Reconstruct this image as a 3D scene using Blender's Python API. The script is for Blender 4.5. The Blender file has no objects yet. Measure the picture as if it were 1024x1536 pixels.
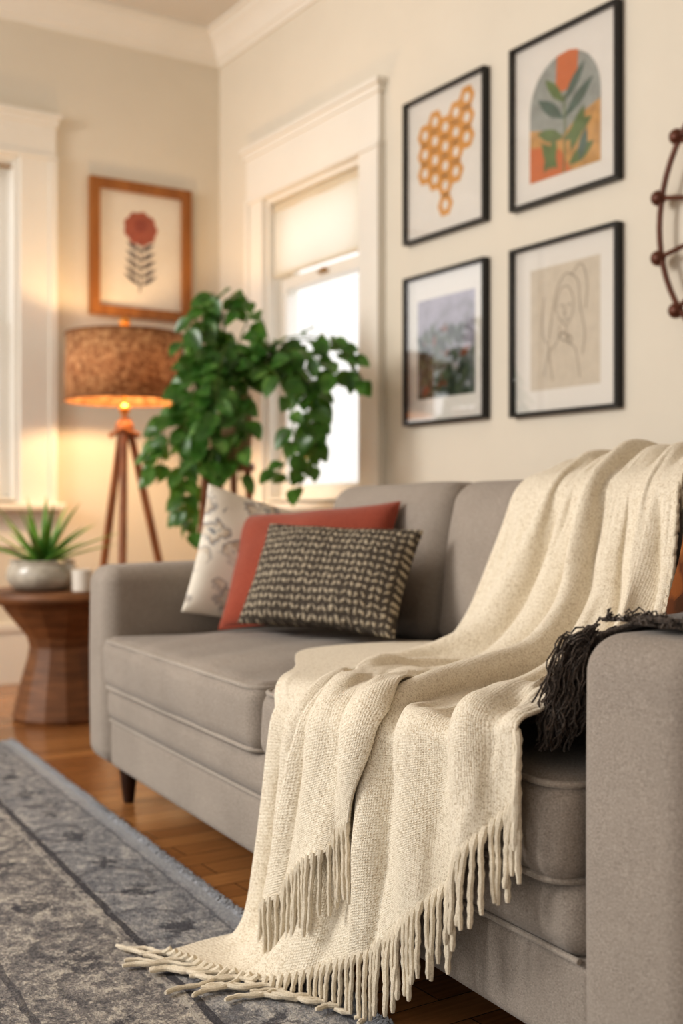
import bpy, math, random
import numpy as np
from mathutils import Vector, Matrix
random.seed(7)
TH=math.radians(32.88); CT,ST=math.cos(TH),math.sin(TH)
def W(a,b): return (CT*a+ST*b, -ST*a+CT*b)
def C(r,g,b):
    f=lambda c:(c/255/12.92) if c/255<=.04045 else ((c/255+.055)/1.055)**2.4
    return (f(r),f(g),f(b),1)
scene=bpy.context.scene
col=scene.collection
# ------------------------------------------------------------ node helpers
class NT:
    def __init__(s,name,rough=.7,spec=.3):
        s.m=bpy.data.materials.new(name); s.m.use_nodes=True
        s.t=s.m.node_tree; s.b=s.t.nodes['Principled BSDF']
        s.b.inputs['Roughness'].default_value=rough
        s.b.inputs['Specular IOR Level'].default_value=spec
    def n(s,typ,**kw):
        nd=s.t.nodes.new(typ)
        for k,v in kw.items():
            if k in nd.inputs.keys(): nd.inputs[k].default_value=v
            else: setattr(nd,k,v)
        return nd
    def l(s,a,b): s.t.links.new(a,b)
    def coord(s,which='Object',scale=(1,1,1),rot=(0,0,0)):
        tc=s.n('ShaderNodeTexCoord'); mp=s.n('ShaderNodeMapping')
        mp.inputs['Scale'].default_value=scale; mp.inputs['Rotation'].default_value=rot
        s.l(tc.outputs[which],mp.inputs['Vector']); return mp.outputs['Vector']
    def noise(s,vec,scale,detail=3,rough=.6):
        nd=s.n('ShaderNodeTexNoise'); nd.inputs['Scale'].default_value=scale
        nd.inputs['Detail'].default_value=detail; nd.inputs['Roughness'].default_value=rough
        s.l(vec,nd.inputs['Vector']); return nd.outputs['Fac']
    def ramp(s,fac,stops,interp='LINEAR'):
        r=s.n('ShaderNodeValToRGB'); e=r.color_ramp.elements; r.color_ramp.interpolation=interp
        while len(e)<len(stops): e.new(.5)
        for i,(p,c) in enumerate(stops): e[i].position=p; e[i].color=c
        s.l(fac,r.inputs['Fac']); return r.outputs['Color']
    def mix(s,fac,a,b,blend='MIX'):
        m=s.n('ShaderNodeMix',data_type='RGBA',blend_type=blend)
        for i,v in ((0,fac),(6,a),(7,b)):
            if hasattr(v,'is_linked') or hasattr(v,'links'): s.l(v,m.inputs[i])
            else: m.inputs[i].default_value=v
        return m.outputs[2]
    def math(s,op,a,b=0.0):
        m=s.n('ShaderNodeMath',operation=op)
        for i,v in ((0,a),(1,b)):
            if isinstance(v,(int,float)): m.inputs[i].default_value=v
            else: s.l(v,m.inputs[i])
        return m.outputs[0]
    def base(s,c):
        if isinstance(c,tuple): s.b.inputs['Base Color'].default_value=c
        else: s.l(c,s.b.inputs['Base Color'])
        return s
    def bump(s,h,strength=.3,dist=.002):
        b=s.n('ShaderNodeBump'); b.inputs['Strength'].default_value=strength; b.inputs['Distance'].default_value=dist
        s.l(h,b.inputs['Height']); s.l(b.outputs['Normal'],s.b.inputs['Normal']); return s
def simple(name,c,rough=.6,spec=.3,var=.12,scale=8,bump=0,metal=0,bscale=60):
    t=NT(name,rough,spec); v=t.coord()
    d=tuple(x*(1-var) for x in c[:3])+(1,); h=tuple(min(1,x*(1+var)) for x in c[:3])+(1,)
    t.base(t.ramp(t.noise(v,scale),[(.3,d),(.7,h)]))
    if bump: t.bump(t.noise(v,bscale),bump)
    t.b.inputs['Metallic'].default_value=metal
    return t.m
def fabric(name,c1,c2,scale=350,big=5,bump=.5,sheen=.25):
    t=NT(name,.9,.15); v=t.coord()
    f=t.ramp(t.noise(v,scale,2,.7),[(.35,c1),(.65,c2)])
    g=t.ramp(t.noise(v,big,3),[(.3,(.86,.86,.86,1)),(.7,(1.08,1.08,1.08,1))])
    t.base(t.mix(1.0,f,g,'MULTIPLY')); t.bump(t.noise(v,scale*1.3,2),bump,.0015)
    t.b.inputs['Sheen Weight'].default_value=sheen
    return t.m
def wood(name,c1,c2,scale=(1,12,12),s=6,rough=.4):
    t=NT(name,rough,.4); v=t.coord(scale=scale)
    f=t.noise(v,s,5,.65)
    t.base(t.ramp(f,[(.3,c1),(.7,c2)])); t.bump(f,.15); return t.m
# ------------------------------------------------------------ mesh helpers
class MB:
    def __init__(s): s.v=[];s.f=[];s.uv=[];s.mi=[]
    def add(s,verts,faces,uvs=None,mi=0):
        o=len(s.v); s.v+= [tuple(map(float,p)) for p in verts]
        s.f+=[tuple(i+o for i in f) for f in faces]; s.mi+=[mi]*len(faces)
        s.uv+= [tuple(map(float,u)) for u in uvs] if uvs is not None else [(p[0],p[1]) for p in verts]
    def box(s,x0,x1,y0,y1,z0,z1,mi=0):
        v=[(x,y,z) for x in(x0,x1) for y in(y0,y1) for z in(z0,z1)]
        s.add(v,[(0,1,3,2),(4,6,7,5),(0,4,5,1),(2,3,7,6),(0,2,6,4),(1,5,7,3)],mi=mi)
    def grid(s,P,UV=None,mi=0,closeu=False):
        n,m=P.shape[:2]; f=[]
        for i in range(n-1):
            for j in range(m-1 if not closeu else m):
                k=(j+1)%m; f.append((i*m+j,i*m+k,(i+1)*m+k,(i+1)*m+j))
        s.add(P.reshape(-1,3).tolist(),f,UV.reshape(-1,2).tolist() if UV is not None else None,mi)
    def tube(s,pts,r,seg=8,closed=False,mi=0,caps=True):
        P=[Vector(p) for p in pts]; n=len(P); rr=r if hasattr(r,'__len__') else [r]*n
        up=None; rings=[]
        for i in range(n):
            if closed: t=P[(i+1)%n]-P[i-1]
            else: t=P[min(i+1,n-1)]-P[max(i-1,0)]
            if t.length<1e-9: t=Vector((0,0,1))
            t.normalize()
            if up is None:
                a=Vector((0,0,1)) if abs(t.z)<.9 else Vector((1,0,0)); up=t.cross(a).normalized()
            up=(up-t*up.dot(t)); 
            up=up.normalized() if up.length>1e-6 else t.orthogonal().normalized()
            w=t.cross(up)
            rings.append([P[i]+(up*math.cos(2*math.pi*k/seg)+w*math.sin(2*math.pi*k/seg))*rr[i] for k in range(seg)])
        v=[tuple(p) for rg in rings for p in rg]; f=[]
        for i in range(n if closed else n-1):
            j=(i+1)%n
            for k in range(seg):
                q=(k+1)%seg; f.append((i*seg+k,i*seg+q,j*seg+q,j*seg+k))
        if caps and not closed:
            f.append(tuple(range(seg))[::-1]); f.append(tuple((n-1)*seg+k for k in range(seg)))
        s.add(v,f,mi=mi)
    def lathe(s,prof,seg=32,cx=0,cy=0,mi=0,cap=True):
        v=[];f=[]
        for r,z in prof:
            for k in range(seg):
                a=2*math.pi*k/seg; v.append((cx+r*math.cos(a),cy+r*math.sin(a),z))
        for i in range(len(prof)-1):
            for k in range(seg):
                q=(k+1)%seg; f.append((i*seg+k,i*seg+q,(i+1)*seg+q,(i+1)*seg+k))
        if cap: f.append(tuple(range(seg))[::-1]); f.append(tuple((len(prof)-1)*seg+k for k in range(seg)))
        s.add(v,f,mi=mi)
    def ball(s,c,r,seg=16,mi=0,sz=1):
        s.lathe([(max(r*math.sin(math.pi*i/10),1e-4),-r*sz*math.cos(math.pi*i/10)) for i in range(11)],seg,mi=mi)
        n=11*seg
        for i in range(len(s.v)-n,len(s.v)):
            p=s.v[i]; s.v[i]=(p[0]+c[0],p[1]+c[1],p[2]+c[2])
    def rbox(s,x0,x1,y0,y1,z0,z1,r=.03,bulge=(0,0,0),m=8,k=4,mi=0,fn=None):
        c=((x0+x1)/2,(y0+y1)/2,(z0+z1)/2); h=((x1-x0)/2,(y1-y0)/2,(z1-z0)/2)
        r=min(r,*[q*.98 for q in h])
        def ax(hh):
            inn=[-(hh-r)+2*(hh-r)*i/m for i in range(m+1)]
            e=[r*math.tan(math.pi/4*(i+1)/k) for i in range(k)]
            return [-(hh-r)-q for q in e[::-1]]+inn+[(hh-r)+q for q in e]
        A=[ax(q) for q in h]
        for axis in range(3):
            for sg in (-1,1):
                U,V=[A[i] for i in range(3) if i!=axis]
                P=np.zeros((len(U),len(V),3))
                for i,a in enumerate(U):
                    for j,b in enumerate(V):
                        p=[0,0,0]; o=[q for q in range(3) if q!=axis]
                        p[o[0]]=a;p[o[1]]=b;p[axis]=sg*h[axis]
                        inn=[max(-(h[q]-r),min(h[q]-r,p[q])) for q in range(3)]
                        d=[p[q]-inn[q] for q in range(3)]; L=math.sqrt(sum(x*x for x in d))
                        p=[inn[q]+d[q]/L*r for q in range(3)]
                        nn=[p[q]/h[q] for q in range(3)]
                        q2=[]
                        for q in range(3):
                            o1,o2=[w for w in range(3) if w!=q]
                            q2.append(p[q]+bulge[q]*nn[q]*(1-min(1,nn[o1]**2))*(1-min(1,nn[o2]**2)))
                        P[i,j]=[q2[q]+c[q] for q in range(3)]
                        if fn: P[i,j]=fn(*P[i,j])
                s.grid(P,mi=mi)
    def obj(s,name,mats,parent=None,smooth=True,loc=None,rotz=0,label=None,category=None,merge=True,angle=40,**props):
        me=bpy.data.meshes.new(name); me.from_pydata(s.v,[],s.f)
        uvl=me.uv_layers.new(name='UVMap')
        li=np.zeros(len(me.loops),dtype=np.int32); me.loops.foreach_get('vertex_index',li)
        U=np.array(s.uv)[li]; uvl.data.foreach_set('uv',U.ravel())
        for m in (mats if isinstance(mats,(list,tuple)) else [mats]): me.materials.append(m)
        me.polygons.foreach_set('material_index',s.mi)
        import bmesh
        bm=bmesh.new(); bm.from_mesh(me)
        if merge: bmesh.ops.remove_doubles(bm,verts=bm.verts,dist=1e-5)
        bmesh.ops.recalc_face_normals(bm,faces=bm.faces)
        if smooth:
            for f in bm.faces: f.smooth=True
            for e in bm.edges:
                if len(e.link_faces)==2 and e.calc_face_angle(0)>math.radians(angle): e.smooth=False
        bm.to_mesh(me); bm.free()
        o=bpy.data.objects.new(name,me); col.objects.link(o)
        if loc is not None: o.location=loc
        o.rotation_euler[2]=rotz
        if parent is not None: o.parent=parent
        if label: o['label']=label
        if category: o['category']=category
        for k,v in props.items(): o[k]=v
        return o
def thing(name,label,category,loc,rotz=0,**props):
    e=bpy.data.objects.new(name,None); col.objects.link(e); e.empty_display_size=.1
    e.location=loc; e.rotation_euler[2]=rotz; e['label']=label; e['category']=category
    for k,v in props.items(): e[k]=v
    return e
# ------------------------------------------------------------ materials
wall_m=simple('wall_paint',C(219,211,196),.85,.2,.02,3,.08,bscale=120)
trim_m=simple('trim_paint',C(230,225,215),.5,.3,.02,4)
ceil_m=simple('ceiling_paint',C(218,213,205),.9,.1,.02,3)
def floor_mat():
    t=NT('oak_floor',.20,.5); v=t.coord()
    br=t.n('ShaderNodeTexBrick'); br.offset=.37; br.inputs['Scale'].default_value=1
    br.inputs['Brick Width'].default_value=1.1; br.inputs['Row Height'].default_value=.075
    br.inputs['Mortar Size'].default_value=.0012; br.inputs['Color1'].default_value=C(186,134,84)
    br.inputs['Color2'].default_value=C(146,98,58); br.inputs['Mortar'].default_value=C(50,30,16)
    t.l(v,br.inputs['Vector'])
    g=t.ramp(t.noise(t.coord(scale=(2,30,2)),4,5,.7),[(.3,(.68,.66,.64,1)),(.7,(1.1,1.1,1.1,1))])
    t.base(t.mix(1,br.outputs['Color'],g,'MULTIPLY')); return t.m
def wool():
    t=NT('grey_wool',.92,.12); v=t.coord()
    f=t.math('ADD',t.math('MULTIPLY',t.noise(v,560,2,.7),.6),t.math('MULTIPLY',t.noise(t.coord(scale=(1,1,3)),260,2,.7),.4))
    c=t.ramp(f,[(.34,C(122,113,105)),(.50,C(150,140,130)),(.66,C(174,164,153))])
    g=t.ramp(t.noise(v,4,3),[(.3,(.88,.88,.88,1)),(.7,(1.06,1.06,1.06,1))])
    t.base(t.mix(1.0,c,g,'MULTIPLY')); t.bump(f,.5,.0016); t.b.inputs['Sheen Weight'].default_value=.15; return t.m
sofa_m=wool()
pipe_m=fabric('grey_piping',C(146,136,126),C(174,164,152),420,4)
darkwood=wood('dark_wood',C(38,22,14),C(66,40,24))
black_m=simple('black_frame',C(22,20,20),.35,.5,.1)
mat_m=simple('mat_board',C(234,230,223),.8,.2,.01)
# ------------------------------------------------------------ room shell
X1=2.58; Y1=5.08; ZC=3.03
def wall_with_hole(axis,pos,th,a0,a1,z0,z1,h):
    mb=MB(); ha0,ha1,hz0,hz1=h
    for (p,q,r,s_) in ((a0,ha0,z0,z1),(ha1,a1,z0,z1),(ha0,ha1,z0,hz0),(ha0,ha1,hz1,z1)):
        if axis=='x': mb.box(pos,pos+th,p,q,r,s_)
        else: mb.box(p,q,pos,pos+th,r,s_)
    return mb
S=dict(kind='structure')
wr=(3.83,4.61,.80,2.157); wl=(.60,1.595,.80,2.31)
wall_with_hole('x',X1,.16,-2.6,Y1+.16,0,ZC,wr).obj('wall_right',wall_m,smooth=False,label='cream painted plaster wall with picture frames',category='wall',**S)
wall_with_hole('y',Y1,.16,-3.2,X1,0,ZC,wl).obj('wall_back',wall_m,smooth=False,label='cream painted plaster wall behind the lamp',category='wall',**S)
mb=MB(); mb.box(-3.2,X1,-2.6,-2.5,0,ZC); mb.obj('wall_front',wall_m,smooth=False,label='cream painted plaster wall facing the corner',category='wall',**S)
mb=MB(); mb.box(-3.2,X1+.16,-2.6,Y1+.16,-.1,0); mb.obj('floor',floor_mat(),smooth=False,label='warm brown oak plank floor',category='floor',**S)
mb=MB(); mb.box(-3.2,X1+.16,-2.6,Y1+.16,ZC,ZC+.1); mb.obj('ceiling',ceil_m,smooth=False,label='off-white plaster ceiling',category='ceiling',**S)
prof=[(0,-.13),(.012,-.13),(.018,-.112),(.03,-.105),(.045,-.08),(.075,-.045),(.10,-.03),(.105,-.018),(.125,-.012),(.125,0),(0,0)]
mb=MB()
P=np.array([[(X1-a,y,ZC+b) for a,b in prof] for y in (-2.5,Y1)]); 
P[1,:,1]=[Y1-a for a,b in prof]; mb.grid(P)
mb.obj('trim_1',trim_m,label='white crown moulding along the picture wall',category='crown moulding',angle=25,**S)
mb=MB(); P=np.array([[(x,Y1-a,ZC+b) for a,b in prof] for x in (-3.2,X1)]); P[1,:,0]=[X1-a for a,b in prof]; mb.grid(P)
mb.obj('trim_2',trim_m,label='white crown moulding along the lamp wall',category='crown moulding',angle=25,**S)
mb=MB(); mb.box(-3.2,X1,Y1-.02,Y1,0,.23); mb.box(-3.2,X1,Y1-.028,Y1,.23,.26)
mb.obj('baseboard_back',trim_m,smooth=False,label='tall white baseboard',category='baseboard',**S)
mb=MB(); mb.box(X1-.02,X1,-2.5,Y1-.036,0,.23); mb.box(X1-.028,X1,-2.5,Y1-.036,.23,.26)
mb.obj('baseboard_right',trim_m,smooth=False,label='tall white baseboard',category='baseboard',**S)
# windows -----------------------------------------------------
def glassmat(name,lo):
    t=NT(name,.02,.5); tr=t.n('ShaderNodeBsdfTransparent'); gl=t.n('ShaderNodeBsdfGlossy'); gl.inputs['Roughness'].default_value=.02
    lw_=t.n('ShaderNodeLayerWeight'); lw_.inputs['Blend'].default_value=.5
    f=t.math('ADD',t.math('MULTIPLY',t.math('POWER',lw_.outputs['Facing'],4.0),.8),lo); mx=t.n('ShaderNodeMixShader')
    t.l(f,mx.inputs[0]); t.l(tr.outputs[0],mx.inputs[1]); t.l(gl.outputs[0],mx.inputs[2])
    t.l(mx.outputs[0],t.t.nodes['Material Output'].inputs['Surface']); return t.m
glass=glassmat('window_glass',.05); pglass=glassmat('picture_glass',.20)
def cloth_trans(name,c,fac,scale=200,var=.06):
    t=NT(name,.9,.1); v=t.coord(); d=tuple(x*(1-var) for x in c[:3])+(1,)
    cc=t.ramp(t.noise(v,scale),[(.3,d),(.7,c)]); t.base(cc)
    tl=t.n('ShaderNodeBsdfTranslucent'); t.l(cc,tl.inputs['Color']); mx=t.n('ShaderNodeMixShader'); mx.inputs[0].default_value=fac
    t.l(t.b.outputs[0],mx.inputs[1]); t.l(tl.outputs[0],mx.inputs[2]); t.l(mx.outputs[0],t.t.nodes['Material Output'].inputs['Surface']); return t.m
shade_cloth=cloth_trans('roller_shade_cloth',C(246,239,225),.62)
def sheer_mat(fac=.45):
    t=NT('sheer_cloth',.9,.1); t.base(C(246,245,243))
    tl=t.n('ShaderNodeBsdfTranslucent'); tl.inputs['Color'].default_value=C(246,245,243); tr=t.n('ShaderNodeBsdfTransparent')
    a=t.n('ShaderNodeMixShader'); a.inputs[0].default_value=.7; b=t.n('ShaderNodeMixShader'); b.inputs[0].default_value=fac
    t.l(t.b.outputs[0],a.inputs[1]); t.l(tl.outputs[0],a.inputs[2]); t.l(a.outputs[0],b.inputs[1]); t.l(tr.outputs[0],b.inputs[2])
    t.l(b.outputs[0],t.t.nodes['Material Output'].inputs['Surface']); return t.m
sheer=sheer_mat(.8)
brass=simple('brass',C(170,136,90),.35,.5,.1,metal=.8)
def window(name,label,loc,rotz,w,z0,z1,headtop,cas,shade_bottom,zm=None):
    e=thing(name,label,'window',loc,rotz,kind='structure'); h=w/2
    mb=MB()
    for sx in (-1,1):
        a,b=sorted((sx*h,sx*(h+cas))); mb.box(a,b,-.025,0,z0-.02,z1)
        a,b=sorted((sx*(h+cas-.03),sx*(h+cas+.004))); mb.box(a,b,-.036,-.001,z0-.015,z1-.001)
    mb.box(-h-cas,h+cas,-.028,0,z1,headtop-.05)
    mb.box(-h-cas-.006,h+cas+.006,-.036,0,z1+.002,z1+.02)
    mb.box(-h-cas-.01,h+cas+.01,-.038,0,headtop-.05,headtop-.02)
    mb.box(-h-cas-.022,h+cas+.022,-.052,0,headtop-.02,headtop)
    mb.box(-h-cas,h+cas,-.02,0,z0-.20,z0-.045)
    mb.obj('casing',trim_m,e,smooth=False,merge=False)
    mb=MB(); mb.rbox(-h-cas-.03,h+cas+.03,-.085,.0,z0-.045,z0-.01,.01,m=2,k=2); mb.obj('sill',trim_m,e)
    mb=MB()
    mb.box(-h,-h+.02,0,.15,z0,z1); mb.box(h-.02,h,0,.15,z0,z1); mb.box(-h+.02,h-.02,0,.15,z1-.02,z1); mb.box(-h+.02,h-.02,0,.15,z0-.01,z0+.01)
    mb.obj('jamb',trim_m,e,smooth=False,merge=False)
    zm=zm or (z0+z1)/2
    for (a,b,yy,nm) in ((zm-.02,z1-.02,.10,'sash'),(z0+.01,zm+.03,.065,'sash')):
        mb=MB(); k=.05; L=-h+.02; R=h-.02
        mb.box(L,L+k,yy,yy+.03,a,b); mb.box(R-k,R,yy,yy+.03,a,b); mb.box(L+k,R-k,yy,yy+.03,a,a+k+.01); mb.box(L+k,R-k,yy,yy+.03,b-k,b)
        mb.obj(nm,trim_m,e,smooth=False,merge=False)
        mb=MB(); mb.add([(L+k,yy+.015,a+k),(R-k,yy+.015,a+k),(R-k,yy+.015,b-k),(L+k,yy+.015,b-k)],[(0,1,2,3)]); mb.obj('pane',glass,e,smooth=False)
    mb=MB(); mb.box(-.03,.03,.045,.065,zm+.0,zm+.012); mb.lathe([(.010,zm+.012),(.010,zm+.022),(.004,zm+.026)],12,0,.055); mb.obj('latch',brass,e)
    if shade_bottom:
        mb=MB(); n=20
        P=np.array([[(x,.03+.003*math.sin(x*20+z*3),z) for x in np.linspace(-h+.025,h-.025,n)] for z in (shade_bottom,z1-.03)]); mb.grid(P)
        mb.box(-h+.025,h-.025,.025,.037,shade_bottom-.008,shade_bottom+.008)
        mb.tube([(-h+.02,.035,z1-.04),(h-.02,.035,z1-.04)],.018,12)
        mb.obj('roller_shade',shade_cloth,e)
        mb=MB(); P=np.array([[(x,.048+.004*math.sin(x*70),z) for x in np.linspace(-h+.1,h-.08,60)] for z in (z0+.07,zm-.06)]); mb.grid(P); mb.obj('sheer_curtain',sheer_mat(.4),e)
    return e
w2=window('window_1','white cased sash window with cream roller shade',(X1,(wr[0]+wr[1])/2,0),-math.pi/2,wr[1]-wr[0],wr[2],wr[3],2.414,.145,1.81,zm=1.77)
w1=window('window_2','white cased sash window with sheer curtains',((wl[0]+wl[1])/2,Y1,0),0,wl[1]-wl[0],wl[2],wl[3],2.512,.16,None)
for sx in (-1,1):
    mb=MB(); c=sx*.36; P=np.array([[(c+x,.035+.008*math.sin(x*110),z) for x in np.linspace(-.12,.12,50)] for z in np.linspace(.83,2.27,6)]); mb.grid(P); mb.obj('sheer_curtain',sheer,w1)
mb=MB(); mb.tube([(-.48,.035,2.27),(.48,.035,2.27)],.007,8); mb.obj('curtain_rod',brass,w1)
# ------------------------------------------------------------ SOFA
SA=(-.678,3.11); A=Vector((*W(*SA),0))
Ld=Vector((*W(.4756,-.8797),0)).normalized(); Bd=Vector((*W(.8797,.4756),0)).normalized()
SROT=math.atan2(Ld.y,Ld.x)
def SL(x,y,z): return A+Ld*x+Bd*y+Vector((0,0,z))
LEN=2.187; ARM=.17; R0=1.988
sofa=thing('sofa','grey-beige upholstered sofa with piped cushions on tapered dark legs','sofa',SL(LEN/2,.45,0),SROT)
off=Vector((-LEN/2,-.45,0))
def SO(mb,name,mat,**k): return mb.obj(name,mat,sofa,loc=off,**k)
def rrect(x0,x1,y0,y1,r,z,n=6):
    pts=[]
    for cx,cy,a0 in ((x1-r,y1-r,0),(x0+r,y1-r,90),(x0+r,y0+r,180),(x1-r,y0+r,270)):
        for i in range(n+1):
            a=math.radians(a0+90*i/n); pts.append((cx+r*math.cos(a),cy+r*math.sin(a),z))
    return pts
def densify(pts,step=.05):
    out=[]; n=len(pts)
    for i in range(n):
        a=Vector(pts[i]);b=Vector(pts[(i+1)%n]); k=max(1,int((b-a).length/step))
        for j in range(k): out.append(a.lerp(b,j/k))
    return out
for x0,x1 in ((0,ARM),(R0,LEN)):
    mb=MB(); mb.rbox(x0,x1,0,.88,.10,.61,.045,(.006,.006,.010),k=6); SO(mb,'armrest',sofa_m)
mb=MB(); mb.rbox(ARM-.02,R0+.02,.015,.86,.10,.225,.02,(0,.004,0)); SO(mb,'base',sofa_m)
mb=MB(); mb.rbox(ARM-.01,R0+.01,.0,.80,.22,.315,.035,(0,.006,0),m=12); SO(mb,'seat_rail',sofa_m)
mb=MB(); mb.tube([(ARM,.012,.223),(R0,.012,.223)],.004,8); SO(mb,'piping',pipe_m)
mb=MB(); mb.rbox(ARM-.05,R0+.05,.74,.90,.10,.79,.05,(0,.01,0)); SO(mb,'backrest',sofa_m)
XS=1.125
for a,b in ((ARM+.004,XS-.004),(XS+.004,R0-.004)):
    def fn(x,y,z): return (x,y+.002*math.sin(x*23+z*30),z+(.005*math.sin(x*17)*math.sin(y*11)+.003*math.sin(x*41+y*9))*(z>.4))
    mb=MB(); mb.rbox(a,b,-.015,.66,.305,.435,.035,(.006,.012,.022),m=22,fn=fn); SO(mb,'seat_cushion',sofa_m)
    mb=MB()
    for z in (.427,.313): mb.tube(densify(rrect(a+.007,b-.007,-.009,.653,.04,z)),.0045,8,closed=True)
    SO(mb,'piping',pipe_m)
BX=[ARM+.006,.765,1.39,R0-.006]
for i in range(3):
    a,b=BX[i]+.004,BX[i+1]-.004
    def fn(x,y,z): return (x,y+(z-.45)*.16+.003*math.sin(x*13+z*19),z+.003*math.sin(x*11))
    mb=MB(); mb.rbox(a,b,.585,.73,.44,.818,.05,(.004,.035,.008),m=14,fn=fn); SO(mb,'back_cushion',sofa_m)
for (x,y) in ((.14,.07),(LEN-.14,.07),(.14,.8),(LEN-.14,.8)):
    mb=MB(); mb.lathe([(.013,0),(.015,.01),(.026,.105),(.026,.11)],20,x,y); SO(mb,'leg',darkwood)
# ------------------------------------------------------------ pillows
def pillow_mesh(w,h,t,n=34,wr=1.0):
    mb=MB(); sd0=random.uniform(0,6)
    for sd in (-1,1):
        P=np.zeros((n+1,n+1,3));U=np.zeros((n+1,n+1,2))
        for i in range(n+1):
            for j in range(n+1):
                u=-math.cos(math.pi*i/n); v=-math.cos(math.pi*j/n)
                x=w/2*u*(1-.07*(1-v*v)); z=h/2*v*(1-.07*(1-u*u))
                d=((1-u*u)*(1-v*v))**.42*t/2*(1+wr*(.07*math.sin(5*u+3*v+sd0)*math.cos(4*v-2*u)+.06*math.sin(9*u*v+sd0)))
                P[i,j]=(x,sd*d,z);U[i,j]=(x,z)
        mb.grid(P,U)
    return mb
def pillow(mb,name,mat,lat,dep,z,yaw,lean,roll,label,category='pillow',pipe=None,wh=None,**props):
    o=mb.obj(name,mat,label=label,category=category,**props)
    x,y=W(lat,dep); o.location=(x,y,z)
    M=Matrix.Rotation(-TH-math.radians(yaw),4,'Z')@Matrix.Rotation(-math.radians(lean),4,'X')@Matrix.Rotation(math.radians(roll),4,'Y')
    o.rotation_euler=M.to_euler()
    if pipe:
        w,h=wh; pm=MB(); pts=[]
        N=24
        for sx,sy,ex,ey in ((-1,-1,1,-1),(1,-1,1,1),(1,1,-1,1),(-1,1,-1,-1)):
            for i in range(N):
                u=sx+(ex-sx)*i/N; v=sy+(ey-sy)*i/N
                pts.append((w/2*u*(1-.07*(1-v*v)),0,h/2*v*(1-.07*(1-u*u))))
        pm.tube(pts,.0045,8,closed=True); pm.obj('piping',pipe,o)
    return o
def hounds_mat():
    t=NT('chunky_knit',.95,.1); v=t.coord('UV')
    n=t.n('ShaderNodeTexNoise'); n.inputs['Scale'].default_value=70; t.l(v,n.inputs['Vector'])
    vm=t.n('ShaderNodeVectorMath',operation='MULTIPLY_ADD'); vm.inputs[1].default_value=(.015,.015,0); t.l(n.outputs['Color'],vm.inputs[0]); t.l(v,vm.inputs[2])
    s=t.n('ShaderNodeSeparateXYZ'); t.l(vm.outputs[0],s.inputs[0])
    fx=t.math('FRACT',t.math('DIVIDE',s.outputs['X'],.030)); tri=t.math('ABSOLUTE',t.math('SUBTRACT',fx,.5))
    fy=t.math('FRACT',t.math('ADD',t.math('DIVIDE',s.outputs['Y'],.0185),t.math('MULTIPLY',tri,.8)))
    hy=t.math('SUBTRACT',1.0,t.math('MULTIPLY',t.math('ABSOLUTE',t.math('SUBTRACT',fy,.5)),2.0))
    hx=t.math('MINIMUM',1.0,t.math('MULTIPLY',t.math('MINIMUM',tri,t.math('SUBTRACT',.5,tri)),7.0))
    h=t.math('ADD',t.math('MULTIPLY',hy,hx),t.math('MULTIPLY',t.math('SUBTRACT',t.noise(v,240,2),.5),1.2))
    t.base(t.ramp(h,[(.24,C(82,75,68)),(.46,C(122,113,100)),(.72,C(184,172,151))]))
    t.bump(h,.8,.006); return t.m
def ikat_mat():
    t=NT('ikat_cotton',.9,.1); v=t.coord('UV')
    n=t.n('ShaderNodeTexNoise'); n.inputs['Scale'].default_value=36; t.l(v,n.inputs['Vector'])
    vm=t.n('ShaderNodeVectorMath',operation='MULTIPLY_ADD'); vm.inputs[1].default_value=(.06,.06,0); t.l(n.outputs['Color'],vm.inputs[0]); t.l(v,vm.inputs[2])
    w=t.n('ShaderNodeTexVoronoi',distance='MANHATTAN'); w.inputs['Scale'].default_value=14; w.inputs['Randomness'].default_value=.8; t.l(vm.outputs[0],w.inputs['Vector'])
    c=t.ramp(w.outputs['Distance'],[(.0,C(96,102,110)),(.22,C(120,122,126)),(.32,C(206,198,183)),(.40,C(212,204,189)),(.5,C(184,164,140)),(.62,C(134,132,134)),(.75,C(222,214,200))])
    f=t.ramp(t.noise(v,9),[(.36,(.05,.05,.05,1)),(.54,(.9,.9,.9,1))])
    t.base(t.mix(f,C(218,210,196),c)); t.bump(t.noise(v,400),.4); return t.m
def leafprint_mat():
    t=NT('autumn_print',.95,.03); v=t.coord('Object')
    w=t.n('ShaderNodeTexVoronoi'); w.inputs['Scale'].default_value=24; t.l(v,w.inputs['Vector'])
    sp=t.n('ShaderNodeSeparateColor'); t.l(w.outputs['Color'],sp.inputs[0])
    cc=t.ramp(sp.outputs[0],[(0,C(126,78,46)),(.35,C(150,98,58)),(.6,C(100,78,50)),(.8,C(76,52,38))],'CONSTANT')
    e=t.ramp(t.math('ADD',w.outputs['Distance'],t.math('MULTIPLY',t.noise(v,60),.3)),[(.50,(0,0,0,1)),(.70,(1,1,1,1))])
    t.base(t.mix(e,cc,C(92,58,40))); t.bump(t.noise(v,300),.4); return t.m
pillow(pillow_mesh(.345,.345,.12),'throw_pillow',ikat_mat(),-.226,3.085,.616,-26,8,15,'cream pillow with blue-grey ikat pattern leaning on the armrest')
rm=fabric('rust_linen',C(136,64,48),C(160,84,64),300,5)
pillow(pillow_mesh(.45,.32,.15),'throw_pillow',rm,-.082,2.90,.615,30,28,-5,'rust-red linen pillow behind the woven lumbar pillow',pipe=rm,wh=(.45,.32))
pillow(pillow_mesh(.42,.265,.14),'lumbar_pillow',hounds_mat(),-.030,2.70,.598,30,28,2,'charcoal and cream chunky woven lumbar pillow on the seat')
o=pillow(pillow_mesh(.36,.36,.14),'throw_pillow',leafprint_mat(),0,0,0,-32,-10,4,'brown and orange leaf-print pillow against the armrest'); o.location=SL(1.895,.425,.64)
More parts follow.
